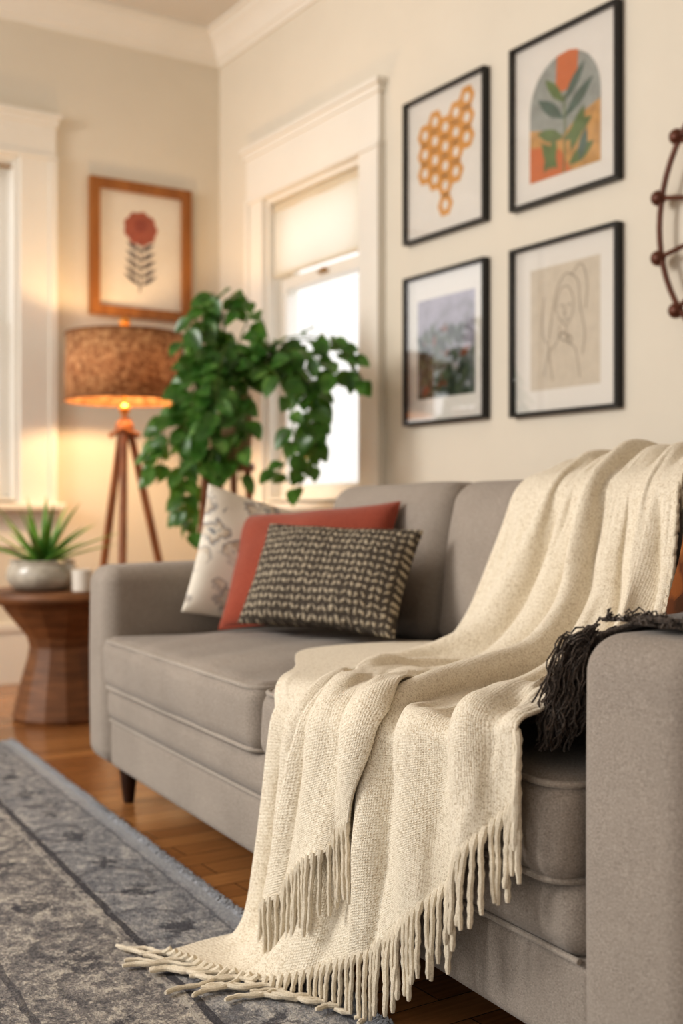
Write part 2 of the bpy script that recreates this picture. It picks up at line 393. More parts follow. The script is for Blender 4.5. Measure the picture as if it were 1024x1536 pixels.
# ------------------------------------------------------------ THROW BLANKET (sofa-local coords)
rows3=[[(1.06,.95,.55),(1.30,.95,.55),(1.57,.95,.55)],
[(1.07,.93,.76),(1.30,.93,.77),(1.57,.93,.77)],
[(1.07,.84,.83),(1.28,.84,.84),(1.53,.84,.84)],
[(1.07,.74,.845),(1.27,.74,.855),(1.49,.74,.86)],
[(1.09,.64,.79),(1.32,.63,.79),(1.53,.61,.79)],
[(1.04,.58,.72),(1.32,.56,.71),(1.56,.54,.68)],
[(.97,.545,.61),(1.33,.50,.63),(1.60,.47,.62)],
[(.91,.53,.51),(1.34,.40,.55),(1.66,.36,.59)],
[(.86,.44,.475),(1.37,.28,.50),(1.75,.24,.56)],
[(.90,.19,.466),(1.41,.16,.475),(1.85,.12,.54)],
[(1.17,.06,.465),(1.52,.05,.475),(1.91,.04,.525)],
[(1.25,-.035,.40),(1.60,-.035,.43),(1.935,-.035,.49)]]
U5=[0,.25,.5,.75,1]
def quad(r,u):
    L,Mi,R=[np.array(q) for q in r]; return L*(1-u)*(1-2*u)+Mi*4*u*(1-u)+R*u*(2*u-1)
rows=[[tuple(quad(r,u)) for u in U5] for r in rows3]
rows+=[[(1.21,-.045,.29),(1.395,-.045,.32),(1.58,-.045,.36),(1.76,-.045,.415),(1.93,-.045,.48)],
[(1.19,-.055,.17),(1.36,-.055,.22),(1.55,-.05,.285),(1.745,-.05,.365),(1.923,-.047,.468)],
[(1.18,-.10,.045),(1.325,-.08,.11),(1.525,-.055,.205),(1.73,-.052,.32),(1.917,-.049,.456)],
[(1.22,-.23,.018),(1.30,-.17,.018),(1.505,-.06,.125),(1.715,-.055,.275),(1.91,-.05,.445)]]
K=np.array(rows)
def catmull(Kr,v):
    n=len(Kr)-1; i=min(int(v),n-1); t=v-i
    p0=Kr[max(i-1,0)];p1=Kr[i];p2=Kr[i+1];p3=Kr[min(i+2,n)]
    return .5*((2*p1)+(-p0+p2)*t+(2*p0-5*p1+4*p2-p3)*t*t+(-p0+3*p1-3*p2+p3)*t**3)
NR=len(rows)-1
vv=[0,3,5,7,9,11,13,15]
valley=[[0,0,0,0,0,0,0,0],
[.13,.13,.15,.14,.12,.11,.12,.14],
[.30,.30,.34,.34,.31,.28,.27,.29],
[.46,.44,.49,.51,.47,.43,.42,.44],
[.62,.60,.62,.66,.64,.59,.57,.58],
[.79,.76,.76,.80,.81,.77,.74,.74],
[.91,.90,.89,.90,.93,.91,.89,.88],
[1,1,1,1,1,1,1,1]]
height=[[.0,.014,.026,.024,.012,.020,.026,.018],
[.0,.028,.055,.060,.050,.040,.038,.022],
[.0,.020,.030,.034,.030,.024,.024,.018],
[.0,.036,.060,.062,.046,.040,.038,.024],
[.0,.020,.034,.044,.056,.028,.024,.018],
[.0,.030,.050,.050,.058,.036,.030,.020],
[.0,.010,.016,.018,.022,.014,.012,.010]]
def disp(u,v):
    u2=u+.014*math.sin(v*1.1+u*5)
    u2=min(max(u2,0),.9999)
    b=[np.interp(v,vv,q) for q in valley]
    k=0
    while k<6 and u2>b[k+1]: k+=1
    t=(u2-b[k])/(b[k+1]-b[k]); a=np.interp(v,vv,height[k])
    tt_=min(max(t,0),1)**(1.35 if k%2 else .8)      # asymmetric, creased folds
    s=math.sin(math.pi*tt_)
    d=a*(s**.95)*(1-.15*math.sin(v*1.3+k*2))
    d+=.002*math.sin(v*5+u*11)
    return max(d,0)
def smooth_normals(P):
    du=np.gradient(P,axis=1);dv=np.gradient(P,axis=0)
    N=np.cross(dv,du); N/= (np.linalg.norm(N,axis=2,keepdims=True)+1e-9)
    return N
def base_sheet(nu,nv):
    P=np.zeros((nv+1,nu+1,3));Dm=np.zeros((nv+1,nu+1))
    for j in range(nv+1):
        v=NR*j/nv; c=np.array([catmull(K[:,i],v) for i in range(5)])
        for i in range(nu+1):
            u=i/nu; P[j,i]=catmull(c,min(u*4,3.99999)); Dm[j,i]=disp(u,v)
    Dm[:,1:-1]=(Dm[:,:-2]+2*Dm[:,1:-1]+Dm[:,2:])/4
    N=smooth_normals(P)
    sgn=np.sign(-N[...,1]+N[...,2]*.6); N*=np.where(sgn==0,1,sgn)[...,None]
    for _ in range(8):
        N[1:-1]=(N[:-2]+N[1:-1]*2+N[2:])/4; N[:,1:-1]=(N[:,:-2]+2*N[:,1:-1]+N[:,2:])/4
    N/= (np.linalg.norm(N,axis=2,keepdims=True)+1e-9)
    Q=P+N*Dm[...,None]; Q[...,2]=np.maximum(Q[...,2],.018)
    return P,Q
# --- cloth relaxation (position based dynamics against the sofa's own boxes)
def boxp(x0,x1,y0,y1,z0,z1,r,sh=0.): return (np.array([(x0+x1)/2,(y0+y1)/2,(z0+z1)/2]),np.array([(x1-x0)/2,(y1-y0)/2,(z1-z0)/2]),r,sh)
COL=[boxp(.17,2.0,-.022,.66,.305,.457,.035),boxp(.0,2.187,.0,.82,.10,.315,.03),
 boxp(.17,2.0,.56,.75,.44,.826,.06,.16),boxp(.12,2.04,.74,.908,.10,.80,.05),boxp(1.985,2.187,0,.88,.10,.615,.04),
 boxp(1.78,1.99,.02,.42,.44,.515,.03)]
def collide(X,Xp,th=.007,mu=.55):
    hit=np.zeros(len(X),bool)
    for c,h,r,sh in COL:
        Y=X.copy()
        if sh: Y[:,1]-=(Y[:,2]-.45)*sh
        d=Y-c; q=np.abs(d)-(h-r); qm=np.maximum(q,0); ln=np.linalg.norm(qm,axis=1); mxq=q.max(axis=1)
        sd=ln+np.minimum(mxq,0)-r; m=sd<th
        if not m.any(): continue
        g=np.zeros_like(X); o=ln>1e-9
        g[o]=qm[o]/ln[o][:,None]*np.sign(d[o])
        ii=np.where(~o)[0]
        if len(ii): ax=q[ii].argmax(axis=1); g[ii,ax]=np.sign(d[ii,ax])
        X[m]+=g[m]*(th-sd[m])[:,None]; hit|=m
    m=X[:,2]<.020; X[m,2]=.020; hit|=m
    X[hit]-= (X[hit]-Xp[hit])*mu
    return X
def relax(Q,steps=32,iters=22):
    nv,nu=Q.shape[:2]; X=Q.copy(); V=np.zeros_like(X); w=np.ones((nv,nu,1)); w[:int(nv*3.3/NR)]=0
    w[int(nv*10.75/NR):int(nv*10.95/NR)+1]=0   # cloth gripping the cushion edge
    def pair(a,b):
        return a,b,np.linalg.norm(X[a]-X[b],axis=-1,keepdims=True)
    cons=[]
    for s in (0,1):
        a=(slice(None),slice(s,nu-1,2)); n=len(range(s,nu-1,2)); b=(slice(None),slice(s+1,s+1+2*n-1,2)); cons.append((*pair(a,b),1.))
        a=(slice(s,nv-1,2),slice(None)); n=len(range(s,nv-1,2)); b=(slice(s+1,s+1+2*n-1,2),slice(None)); cons.append((*pair(a,b),1.))
        n=len(range(s,nv-1,2))
        a=(slice(s,s+2*n-1,2),slice(0,nu-1)); b=(slice(s+1,s+2*n,2),slice(1,nu)); cons.append((*pair(a,b),.35))
        a=(slice(s,s+2*n-1,2),slice(1,nu)); b=(slice(s+1,s+2*n,2),slice(0,nu-1)); cons.append((*pair(a,b),.35))
    idx=np.arange(nu); iv=np.arange(nv)
    for k in (2,4):
        for s in range(2):
            ia=idx[(idx//k)%2==s]; ia=ia[ia+k<nu]; cons.append((*pair((slice(None),ia),(slice(None),ia+k)),.14))
            ja=iv[(iv//k)%2==s]; ja=ja[ja+k<nv]; cons.append((*pair((ja,slice(None)),(ja+k,slice(None))),.14))
    dt=1/60.
    for st in range(steps):
        Xp=X.copy(); V[...,2]-=9.8*dt*.5; X=X+V*dt*w
        for it in range(iters):
            for a,b,L,k in cons:
                d=X[b]-X[a]; ln=np.linalg.norm(d,axis=-1,keepdims=True)+1e-9; wa,wb=w[a],w[b]; ws=wa+wb; ws=np.where(ws==0,1,ws)
                c=d*((ln-L)/ln*k)/ws
                X[a]+=c*wa; X[b]-=c*wb
            if it%4==3 or it==iters-1:
                X=collide(X.reshape(-1,3),Xp.reshape(-1,3),mu=.0 if it<iters-1 else .85).reshape(X.shape)
        V=(X-Xp)/dt*.92*w
        sp=np.linalg.norm(V,axis=-1,keepdims=True); V*=np.minimum(1,1.0/(sp+1e-9))
    return X
def upsample(X,f):
    def up(X):
        n=X.shape[0]-1; t=np.arange(n*f+1)/f; i=np.minimum(t.astype(int),n-1); t=(t-i).reshape(-1,*([1]*(X.ndim-1)))
        p0=X[np.maximum(i-1,0)];p1=X[i];p2=X[i+1];p3=X[np.minimum(i+2,n)]
        return .5*((2*p1)+(-p0+p2)*t+(2*p0-5*p1+4*p2-p3)*t*t+(-p0+3*p1-3*p2+p3)*t**3)
    return np.swapaxes(up(np.swapaxes(up(X),0,1)),0,1)
NU0,NV0=84,165
P0,Q0=base_sheet(NU0,NV0)
X0=relax(Q0)
for _ in range(2): X0[1:-1]=(X0[:-2]+2*X0[1:-1]+X0[2:])/4
Q=upsample(X0,2); nu,nv=NU0*2,NV0*2
def uvof(P):
    su=np.concatenate([[0],np.cumsum(np.linalg.norm(np.diff(P[P.shape[0]//2],axis=0),axis=1))])
    sv=np.concatenate([[0],np.cumsum(np.linalg.norm(np.diff(P[:,P.shape[1]//2],axis=0),axis=1))])
    return np.stack(np.meshgrid(su,sv),axis=-1)
def throw_mat():
    t=NT('cream_tweed',.95,.1); v=t.coord('UV'); vo_=t.coord('Object')
    n1=t.noise(vo_,520,2,.7); n2=t.noise(v,26,3)
    vo=t.n('ShaderNodeTexVoronoi'); vo.inputs['Scale'].default_value=600; t.l(vo_,vo.inputs['Vector'])
    sp=t.n('ShaderNodeSeparateColor'); t.l(vo.outputs['Color'],sp.inputs[0])
    a=t.math('ADD',t.math('MULTIPLY',sp.outputs[0],.45),t.math('MULTIPLY',n1,.5)); a=t.math('ADD',a,t.math('MULTIPLY',n2,.15))
    c=t.ramp(a,[(.50,C(234,224,205)),(.64,C(218,206,184)),(.78,C(194,178,154)),(.92,C(162,145,121))])
    t.base(c)
    wv=t.n('ShaderNodeTexWave'); wv.inputs['Scale'].default_value=70; wv.inputs['Distortion'].default_value=3; t.l(v,wv.inputs['Vector'])
    wh=t.n('ShaderNodeTexWave',bands_direction='Y'); wh.inputs['Scale'].default_value=70; wh.inputs['Distortion'].default_value=3; t.l(v,wh.inputs['Vector'])
    h=t.math('ADD',t.math('MULTIPLY',wv.outputs['Fac'],wh.outputs['Fac']),t.math('MULTIPLY',n1,.8))
    t.bump(h,.45,.0022); t.b.inputs['Sheen Weight'].default_value=.2; return t.m
tm=throw_mat()
yarn=fabric('cream_yarn',C(206,194,172),C(232,221,201),500,20)
mb=MB(); mb.grid(Q,uvof(Q))
NS=smooth_normals(Q); sg=np.sign(-NS[...,1]+NS[...,2]*.6); NS*=np.where(sg==0,1,sg)[...,None]
for _ in range(6):
    NS[1:-1]=(NS[:-2]+NS[1:-1]*2+NS[2:])/4; NS[:,1:-1]=(NS[:,:-2]+2*NS[:,1:-1]+NS[:,2:])/4
NS/= (np.linalg.norm(NS,axis=2,keepdims=True)+1e-9)
def samp(F,u,v):
    a=min(max(u,0),1)*nu; b=min(max(v/NR,0),1)*nv; i=min(int(a),nu-1); j=min(int(b),nv-1); s=a-i; t=b-j
    return (F[j,i]*(1-s)+F[j,i+1]*s)*(1-t)+(F[j+1,i]*(1-s)+F[j+1,i+1]*s)*t
n2u,n2v=70,150; Q2=np.zeros((n2v+1,n2u+1,3))
V2=8.2
for j in range(n2v+1):
    for i in range(n2u+1):
        s=i/n2u; tt=j/n2v
        u0=np.interp(tt,[0,.3,.6,1],[.36,.27,.22,.22]); u1=np.interp(tt,[0,.3,.6,1],[.44,.53,.56,.50])
        vend=13.7-1.2*s
        v=V2+(vend-V2)*tt; u=u0+(u1-u0)*s
        o_=.008+(.014*math.sin(math.pi*min(s/.5,1))**.9+.020*math.sin(math.pi*max(0,(s-.42)/.58))**.9)*min(1,tt*2.5)
        if tt<.12: o_=o_*tt/.12-.006*(1-tt/.12)
        Q2[j,i]=samp(Q,u,v)+samp(NS,u,v)*o_
for _ in range(2):
    Q2[1:-1,1:-1]=(Q2[:-2,1:-1]+Q2[2:,1:-1]+Q2[1:-1,:-2]+Q2[1:-1,2:]+2*Q2[1:-1,1:-1])/6
mb.grid(Q2,uvof(Q2)+np.array([2.,0]))
throw=mb.obj('throw_blanket',tm,merge=False,loc=tuple(A),rotz=SROT,angle=85,label='cream tweed throw blanket with tasselled ends draped over the sofa',category='blanket')
sm=throw.modifiers.new('thick','SOLIDIFY'); sm.thickness=.004; sm.offset=0
def tassels(edge_pts,dirs,n,length,rad,mb,zfloor=.014,floor_dir=(-.25,-1,0)):
    L=np.concatenate([[0],np.cumsum([ (Vector(edge_pts[i+1])-Vector(edge_pts[i])).length for i in range(len(edge_pts)-1)])])
    for k in range(n):
        s=L[-1]*(k+.5)/n
        p=Vector([np.interp(s,L,[q[a] for q in edge_pts]) for a in range(3)])
        d=Vector([np.interp(s,L,[q[a] for q in dirs]) for a in range(3)]).normalized()
        ln=length*random.uniform(.88,1.12); m=14; st=ln/m
        sw=Vector((random.uniform(-.18,.18),random.uniform(-.10,.04),0)); ph=random.uniform(0,6)
        fd=(Vector(floor_dir)+Vector((random.uniform(-.7,.7),random.uniform(-.2,.3),0))).normalized()
        pts=[p-d*.008]; q=p.copy()
        for i in range(m):
            g=min(1,(i+1)/4); v=(d*(1-g)+Vector((0,0,-1))*g+sw*.5+Vector((.08*math.sin(ph+i*.8),0.05*math.cos(ph+i*.8),0)))
            if q.z<=zfloor+rad+st*.8: v=fd+Vector((.4*math.sin(ph+i*.6),.3*math.cos(ph+i*.8),0))
            v.normalize(); q=q+v*st; q.z=max(q.z,zfloor+rad*random.uniform(.6,1.4)); pts.append(q.copy())
        rr=[rad*1.3,rad*1.5,rad*.92]+[rad*(1+.17*math.sin(i*2.6+ph)) for i in range(m-3)]+[rad*.7]
        mb.tube(pts,rr,7)
def q_edge(Q,rows_idx,c): return [tuple(Q[i,c]) for i in rows_idx]
f=lambda v:int(v/NR*nv)
mb=MB()
ed=[tuple(Q[nv,i]) for i in range(0,nu+1,3)]; dr=[(0,-.3,-.8)]*len(ed)
i2=list(range(nv-3,f(11.0),-3)); ed+=q_edge(Q,i2,nu); dr+=[(.6,-.3,-.6)]*len(i2)
tassels(ed,dr,66,.105,.0040,mb,floor_dir=(-.4,-1,0))
mb.obj('fringe',yarn,throw,kind='stuff')
mb=MB(); ed=[tuple(Q2[n2v,i]) for i in range(0,n2u+1,3)]; tassels(ed,[(0,-.1,-1)]*len(ed),19,.105,.0038,mb); mb.obj('fringe',yarn,throw,kind='stuff')
mb=MB(); idx=list(range(f(3.4),f(8.6),3)); ed=q_edge(Q,idx,nu); tassels(ed,[(.5,-.7,-.4)]*len(ed),36,.075,.0032,mb); mb.obj('fringe',yarn,throw,kind='stuff')
# ------------------------------------------------------------ dark tasselled throw on the arm
dk=fabric('charcoal_yarn',C(52,46,42),C(96,85,76),300,30,.8)
mb=MB(); n=26;m=26; P=np.zeros((m+1,n+1,3))
prof2=[(2.17,.618),(2.10,.619),(2.02,.618),(1.975,.60),(1.955,.57),(1.93,.53),(1.88,.505),(1.79,.495)]
for j in range(m+1):
    t=j/m*(len(prof2)-1); i0=min(int(t),len(prof2)-2); fr=t-i0
    x=prof2[i0][0]*(1-fr)+prof2[i0+1][0]*fr; z=prof2[i0][1]*(1-fr)+prof2[i0+1][1]*fr
    for i in range(n+1):
        s=i/n; y=.065+.012*math.sin(j*.9)+.36*s
        P[j,i]=(x-.008*math.sin(s*20)*(j/m),y,z+.003*math.sin(s*25+j*.4)+.004-.03*(1-min(1,s*6))*(j>16))
mb.grid(P); dth=mb.obj('dark_throw',dk,merge=False,loc=tuple(A),rotz=SROT,label='charcoal knitted throw with thick tassels over the armrest',category='blanket')
sm=dth.modifiers.new('thick','SOLIDIFY'); sm.thickness=.006; sm.offset=1
mb=MB()
def strandset(q0,tgt,n,steps,step,seg_r,ph):
    for st_ in range(n):
        q=q0+Vector((random.uniform(-1,1),random.uniform(-1,1),random.uniform(-1,1)))*.005; pts=[q.copy()]; p2=ph+random.uniform(-.6,.6)
        for i in range(steps):
            g=min(1,i/8); v=tgt*(1-g)+Vector((tgt.x*.2,-.25,-1))*g; v+=Vector((math.sin(p2+i*1.3),math.cos(p2+i*1.7),math.sin(i*2+p2)))*.35
            v+=Vector((random.uniform(-1,1),random.uniform(-1,1),random.uniform(-1,1)))*.25; v.normalize()
            q=q+v*step
            if q.x>1.985: q.z=max(q.z,.622)
            else: q.z=max(q.z,.462 if q.y>-.02 else .40)
            pts.append(q.copy())
        mb.tube(pts,seg_r,4)
for k in range(26):
    s=random.random(); x0=1.975-.035*s; z0=.608-.08*s; y0=random.uniform(.03,.10)
    strandset(Vector((x0,y0,z0+.006)),Vector((random.uniform(-.8,.0),random.uniform(-.7,-.2),random.uniform(-.7,.0))),9,13,.0092,.0012,random.uniform(0,6))
for k in range(40):
    x0=random.uniform(1.99,2.17); y0=random.uniform(.05,.10)
    strandset(Vector((x0,y0,.626)),Vector((random.uniform(-1,1),random.uniform(-.4,.3),.0)),4,5,.007,.0012,random.uniform(0,6))
mb.obj('tassels',dk,dth,kind='stuff')
# ------------------------------------------------------------ RUG
def rug_mat():
    t=NT('distressed_rug',.95,.05); tc=t.n('ShaderNodeTexCoord'); sx=t.n('ShaderNodeSeparateXYZ'); t.l(tc.outputs['Object'],sx.inputs[0])
    v=tc.outputs['Object']
    n=t.noise(v,9,5,.7); fine=t.noise(v,170,3,.8); mid=t.noise(v,34,5,.8)
    mf=t.math('ADD',t.math('MULTIPLY',mid,.6),t.math('MULTIPLY',fine,.4))
    field=t.ramp(mf,[(.40,C(92,91,94)),(.50,C(134,130,128)),(.60,C(196,189,178))])
    blue=t.ramp(fine,[(.35,C(138,140,145)),(.65,C(178,179,181))])
    d=t.math('MULTIPLY',sx.outputs['Y'],-1.0); dn=t.math('ADD',d,t.math('MULTIPLY',t.math('SUBTRACT',n,.5),.02))
    m1=t.ramp(dn,[(.0,(0,0,0,1)),(.03,(0,0,0,1)),(.05,(1,1,1,1))])
    band=t.ramp(mf,[(.4,C(100,101,107)),(.5,C(138,138,140)),(.6,C(186,182,177))])
    m2=t.ramp(dn,[(.20,(0,0,0,1)),(.22,(1,1,1,1))])
    c=t.mix(m1,blue,t.mix(m2,band,field))
    def stripe(c,p,w,colr,f=.8):
        a=t.math('LESS_THAN',t.math('ABSOLUTE',t.math('SUBTRACT',dn,p)),w); return t.mix(t.math('MULTIPLY',a,t.math('MULTIPLY',t.math('GREATER_THAN',mid,.42),f)),c,colr)
    c=stripe(c,.215,.007,C(66,66,72),.85); c=stripe(c,.236,.004,C(174,169,162)); c=stripe(c,.048,.003,C(92,94,102),.6); c=stripe(c,.45,.006,C(76,75,80),.7)
    def motifs(c,p,w,step,hl,f=.85):
        fx=t.math('ABSOLUTE',t.math('SUBTRACT',t.math('FRACT',t.math('DIVIDE',sx.outputs['X'],step)),.5))
        ex=t.math('MULTIPLY',fx,step/hl); ey=t.math('DIVIDE',t.math('SUBTRACT',d,p),w)
        r=t.math('ADD',t.math('ADD',t.math('MULTIPLY',ex,ex),t.math('MULTIPLY',ey,ey)),t.math('MULTIPLY',t.math('SUBTRACT',mid,.5),8))
        return t.mix(t.math('MULTIPLY',t.ramp(r,[(.3,(1,1,1,1)),(1,(0,0,0,1))]),f),c,C(68,68,74))
    c=motifs(c,.13,.028,.22,.040,.7); c=motifs(c,.33,.034,.30,.055,.55); c=motifs(c,.62,.06,.42,.09,.4)
    mp=t.n('ShaderNodeMapping'); mp.inputs['Scale'].default_value=(4.5,5,1); t.l(v,mp.inputs['Vector'])
    vo=t.n('ShaderNodeTexVoronoi'); vo.inputs['Scale'].default_value=1; vo.inputs['Randomness'].default_value=.45; t.l(mp.outputs[0],vo.inputs['Vector'])
    ring=t.math('LESS_THAN',t.math('ABSOLUTE',t.math('SUBTRACT',t.math('ADD',vo.outputs['Distance'],t.math('MULTIPLY',mid,.3)),.52)),.03)
    c=t.mix(t.math('MULTIPLY',ring,.45),c,C(80,79,84))
    t.base(c); t.bump(t.math('ADD',fine,mid),.8,.004); return t.m
mb=MB(); nx,ny=120,70; P=np.zeros((nx+1,ny+1,3))
for i in range(nx+1):
    for j in range(ny+1):
        x=3.4*i/nx; y=-2.2*j/ny
        P[i,j]=(x,y,.012+.0012*math.sin(x*40)*math.sin(y*33))
mb.grid(P)
mb.box(0.003,3.397,-2.197,-.003,.001,.0105)
rug=mb.obj('area_rug',rug_mat(),merge=False,loc=tuple(SL(-.78,-.02,0)),rotz=SROT,label='faded grey and blue distressed oriental rug',category='rug')
mb=MB()
for k in range(2600):
    x=random.uniform(0,3.4); a=random.uniform(-.006,.006); l=random.uniform(.004,.012); y0=-random.uniform(0,.016)
    mb.tube([(x,y0-.004,.010),(x+a,y0+l*.5,.016),(x+a*2,y0+l,.006 if y0>-.010 else .014)],.0014,3,caps=False)
mb.obj('rug_binding',fabric('blue_binding',C(138,141,148),C(176,178,182),300,10),rug,kind='stuff')
# ------------------------------------------------------------ side table
tx,ty=W(-1.02,4.25); tw=wood('walnut',C(80,50,30),C(136,92,58),(1,1,8),6,.5)
tb=thing('side_table','round walnut side table with faceted hourglass pedestal','side table',(tx,ty,0))
mb=MB(); mb.lathe([(.02,.422),(.232,.422),(.255,.428),(.264,.438),(.267,.448),(.264,.460),(.255,.470),(.02,.470)],64); mb.obj('table_top',tw,tb)
mb=MB(); mb.lathe([(.168,0),(.174,.015),(.170,.03),(.152,.11),(.120,.22),(.112,.265),(.122,.30),(.20,.395),(.216,.423)],14); mb.obj('pedestal',tw,tb,angle=12)
px_,py_=W(-1.075,4.2)
pt=thing('potted_aloe','spiky green aloe in a pale glazed bowl planter','potted plant',(px_,py_,.470))
pot_m=simple('pale_glaze',C(180,172,158),.25,.6,.2,30)
mb=MB(); mb.lathe([(.07,0),(.10,.006),(.122,.03),(.128,.055),(.122,.08),(.112,.096),(.118,.104),(.112,.108),(.104,.098),(.104,.085),(.01,.085)],48); mb.obj('pot',pot_m,pt)
soil_m=simple('soil',C(58,42,30),.95,.1,.3,60,.8)
mb=MB(); mb.lathe([(.103,.083),(.08,.092),(.03,.095),(.002,.096)],24); mb.obj('soil',soil_m,pt)
aloe=NT('aloe_green',.4,.4); aloe.base(aloe.ramp(aloe.noise(aloe.coord(),9),[(.3,C(70,120,48)),(.7,C(138,178,80))]))
mb=MB()
for k in range(26):
    a=k*2.4+random.uniform(-.2,.2); el=.25+.75*(k/26); ln=random.uniform(.20,.28); P=np.zeros((10,7,3))
    for i in range(10):
        s=i/9; rad=.01+ln*s*math.cos(el*1.45)*(1+.25*s); zz=.09+ln*s*math.sin(el*1.45)*(1-.22*s*(1.2-el)); w=.018*(1-s)**.7+.0008
        for j in range(7):
            b=2*math.pi*j/7; ox=w*math.cos(b); oz=w*.35*math.sin(b)
            P[i,j]=(rad*math.cos(a)-ox*math.sin(a),rad*math.sin(a)+ox*math.cos(a),zz+oz)
    mb.grid(P,closeu=True)
mb.obj('leaves',aloe.m,pt)
cx_,cy_=W(-.912,4.11)
mb=MB(); mb.lathe([(.03,0),(.034,.003),(.036,.075),(.033,.078),(.031,.07),(.031,.05),(.001,.048)],32)
mb.obj('candle_cup',simple('white_ceramic',C(222,214,202),.35,.5,.03),loc=(cx_,cy_,.470),label='small white ceramic candle cup on the side table',category='candle holder')
# ------------------------------------------------------------ tripod lamp
lx,ly=W(-.909,4.9)
lamp=thing('floor_lamp','wooden tripod floor lamp with tan textured drum shade, lit','floor lamp',(lx,ly,0),-TH)
lw=wood('lamp_wood',C(110,66,38),C(160,102,62),(8,8,1),5,.4)
HZ=1.10
for k,a in enumerate((-1.45,.55,2.35)):
    mb=MB(); c_,s_=math.cos(a),math.sin(a)
    pts=[(c_*(.02+.26*t),s_*(.02+.26*t),HZ*(1-t)+.008) for t in np.linspace(-.03,1,8)]
    mb.tube(pts,[.015,.016,.017,.017,.016,.015,.013,.011],10)
    mb.obj('leg',lw,lamp)
mb=MB(); mb.ball((0,0,HZ),.04,16); mb.tube([(-.06,0,HZ-.03),(0,-.05,HZ-.005),(.06,0,HZ-.03)],.011,8); mb.lathe([(.03,HZ),(.02,HZ+.03),(.014,HZ+.05)],16); mb.obj('hub',lw,lamp)
mb=MB(); mb.tube([(0,0,HZ),(0,0,1.52)],.007,8); mb.ball((0,0,1.545),.024,16); mb.ball((0,0,1.18),.024,16)
for a in (0,2.09,4.19): mb.tube([(0,0,1.475),(.245*math.cos(a),.245*math.sin(a),1.475)],.003,6)
mb.obj('pole',simple('lamp_brass',C(200,140,66),.4,.5,.05,metal=.4),lamp)
def shade_mat():
    t=NT('cork_shade',.8,.2); v=t.coord()
    vo=t.n('ShaderNodeTexVoronoi'); vo.inputs['Scale'].default_value=60; t.l(v,vo.inputs['Vector'])
    sp=t.n('ShaderNodeSeparateColor'); t.l(vo.outputs['Color'],sp.inputs[0])
    f=t.math('ADD',t.math('MULTIPLY',sp.outputs[0],.4),t.math('MULTIPLY',t.noise(v,60),.6))
    c=t.ramp(f,[(.25,C(142,98,66)),(.5,C(180,134,94)),(.75,C(210,170,126))]); t.base(c)
    tl=t.n('ShaderNodeBsdfTranslucent'); t.l(c,tl.inputs['Color']); mx=t.n('ShaderNodeMixShader'); mx.inputs[0].default_value=.22
    t.l(t.b.outputs[0],mx.inputs[1]); t.l(tl.outputs[0],mx.inputs[2]); t.l(mx.outputs[0],t.t.nodes['Material Output'].inputs['Surface']); return t.m
mb=MB(); mb.lathe([(.247,1.215),(.243,1.49)],64,cap=False); sh=mb.obj('lamp_shade',shade_mat(),lamp)
sm=sh.modifiers.new('thick','SOLIDIFY'); sm.thickness=.003
strim=simple('shade_trim',C(130,90,60),.7)
for z,r in ((1.215,.2475),(1.49,.2435)):
    mb=MB(); mb.tube([(r*math.cos(a),r*math.sin(a),z) for a in np.linspace(0,2*math.pi,64,endpoint=False)],.005,6,closed=True)
    mb.obj('shade_trim',strim,lamp)
bulb=NT('bulb_glow'); em=bulb.b; em.inputs['Emission Color'].default_value=(1,.66,.34,1); em.inputs['Emission Strength'].default_value=10; bulb.base(C(255,220,170))
mb=MB(); mb.ball((0,0,1.38),.035,16); mb.obj('bulb',bulb.m,lamp)
ld=bpy.data.lights.new('lamp_light','POINT'); ld.energy=28; ld.color=(1,.66,.34); ld.shadow_soft_size=.05
lo=bpy.data.objects.new('lamp_light',ld); col.objects.link(lo); lo.location=(0,0,1.33); lo.parent=lamp
# ------------------------------------------------------------ big trailing plant on a stand
qx,qy=W(-.422,4.3)
pl=thing('trailing_plant','large trailing green houseplant in a woven pot','potted plant',(qx,qy,.93),-TH)
st=thing('plant_stand','tall slim wooden plant stand with round top','plant stand',(qx,qy,0),-TH)
mb=MB(); mb.lathe([(.02,.90),(.10,.90),(.105,.91),(.10,.929),(.02,.929)],40); mb.obj('stand_top',lw,st)
for a in (.4,1.97,3.54,5.11):
    mb=MB(); mb.tube([(.08*math.cos(a),.08*math.sin(a),.905),(.14*math.cos(a),.14*math.sin(a),0)],[.013,.010],10); mb.obj('leg',lw,st)
def woven():
    t=NT('woven_pot',.9,.1); v=t.coord(); w=t.n('ShaderNodeTexWave',bands_direction='Z'); w.inputs['Scale'].default_value=25; w.inputs['Distortion'].default_value=6; t.l(v,w.inputs['Vector'])
    t.base(t.ramp(w.outputs['Fac'],[(.2,C(128,104,78)),(.8,C(176,154,124))])); t.bump(w.outputs['Fac'],.5,.004); return t.m
mb=MB(); mb.lathe([(.07,0),(.085,.02),(.096,.12),(.094,.22),(.09,.25),(.08,.25),(.084,.2),(.01,.2)],40); mb.obj('pot',woven(),pl)
mb=MB(); mb.lathe([(.083,.2),(.05,.215),(.002,.22)],24); mb.obj('soil',soil_m,pl)
leafm=NT('leaf_green',.28,.55); vv_=leafm.coord(); leafm.base(leafm.ramp(leafm.noise(vv_,14,3),[(.3,C(38,70,32)),(.55,C(70,114,50)),(.75,C(130,168,92))]))
tl=leafm.n('ShaderNodeBsdfTranslucent'); tl.inputs['Color'].default_value=C(118,162,62); mx=leafm.n('ShaderNodeMixShader'); mx.inputs[0].default_value=.25
leafm.l(leafm.b.outputs[0],mx.inputs[1]); leafm.l(tl.outputs[0],mx.inputs[2]); leafm.l(mx.outputs[0],leafm.t.nodes['Material Output'].inputs['Surface'])
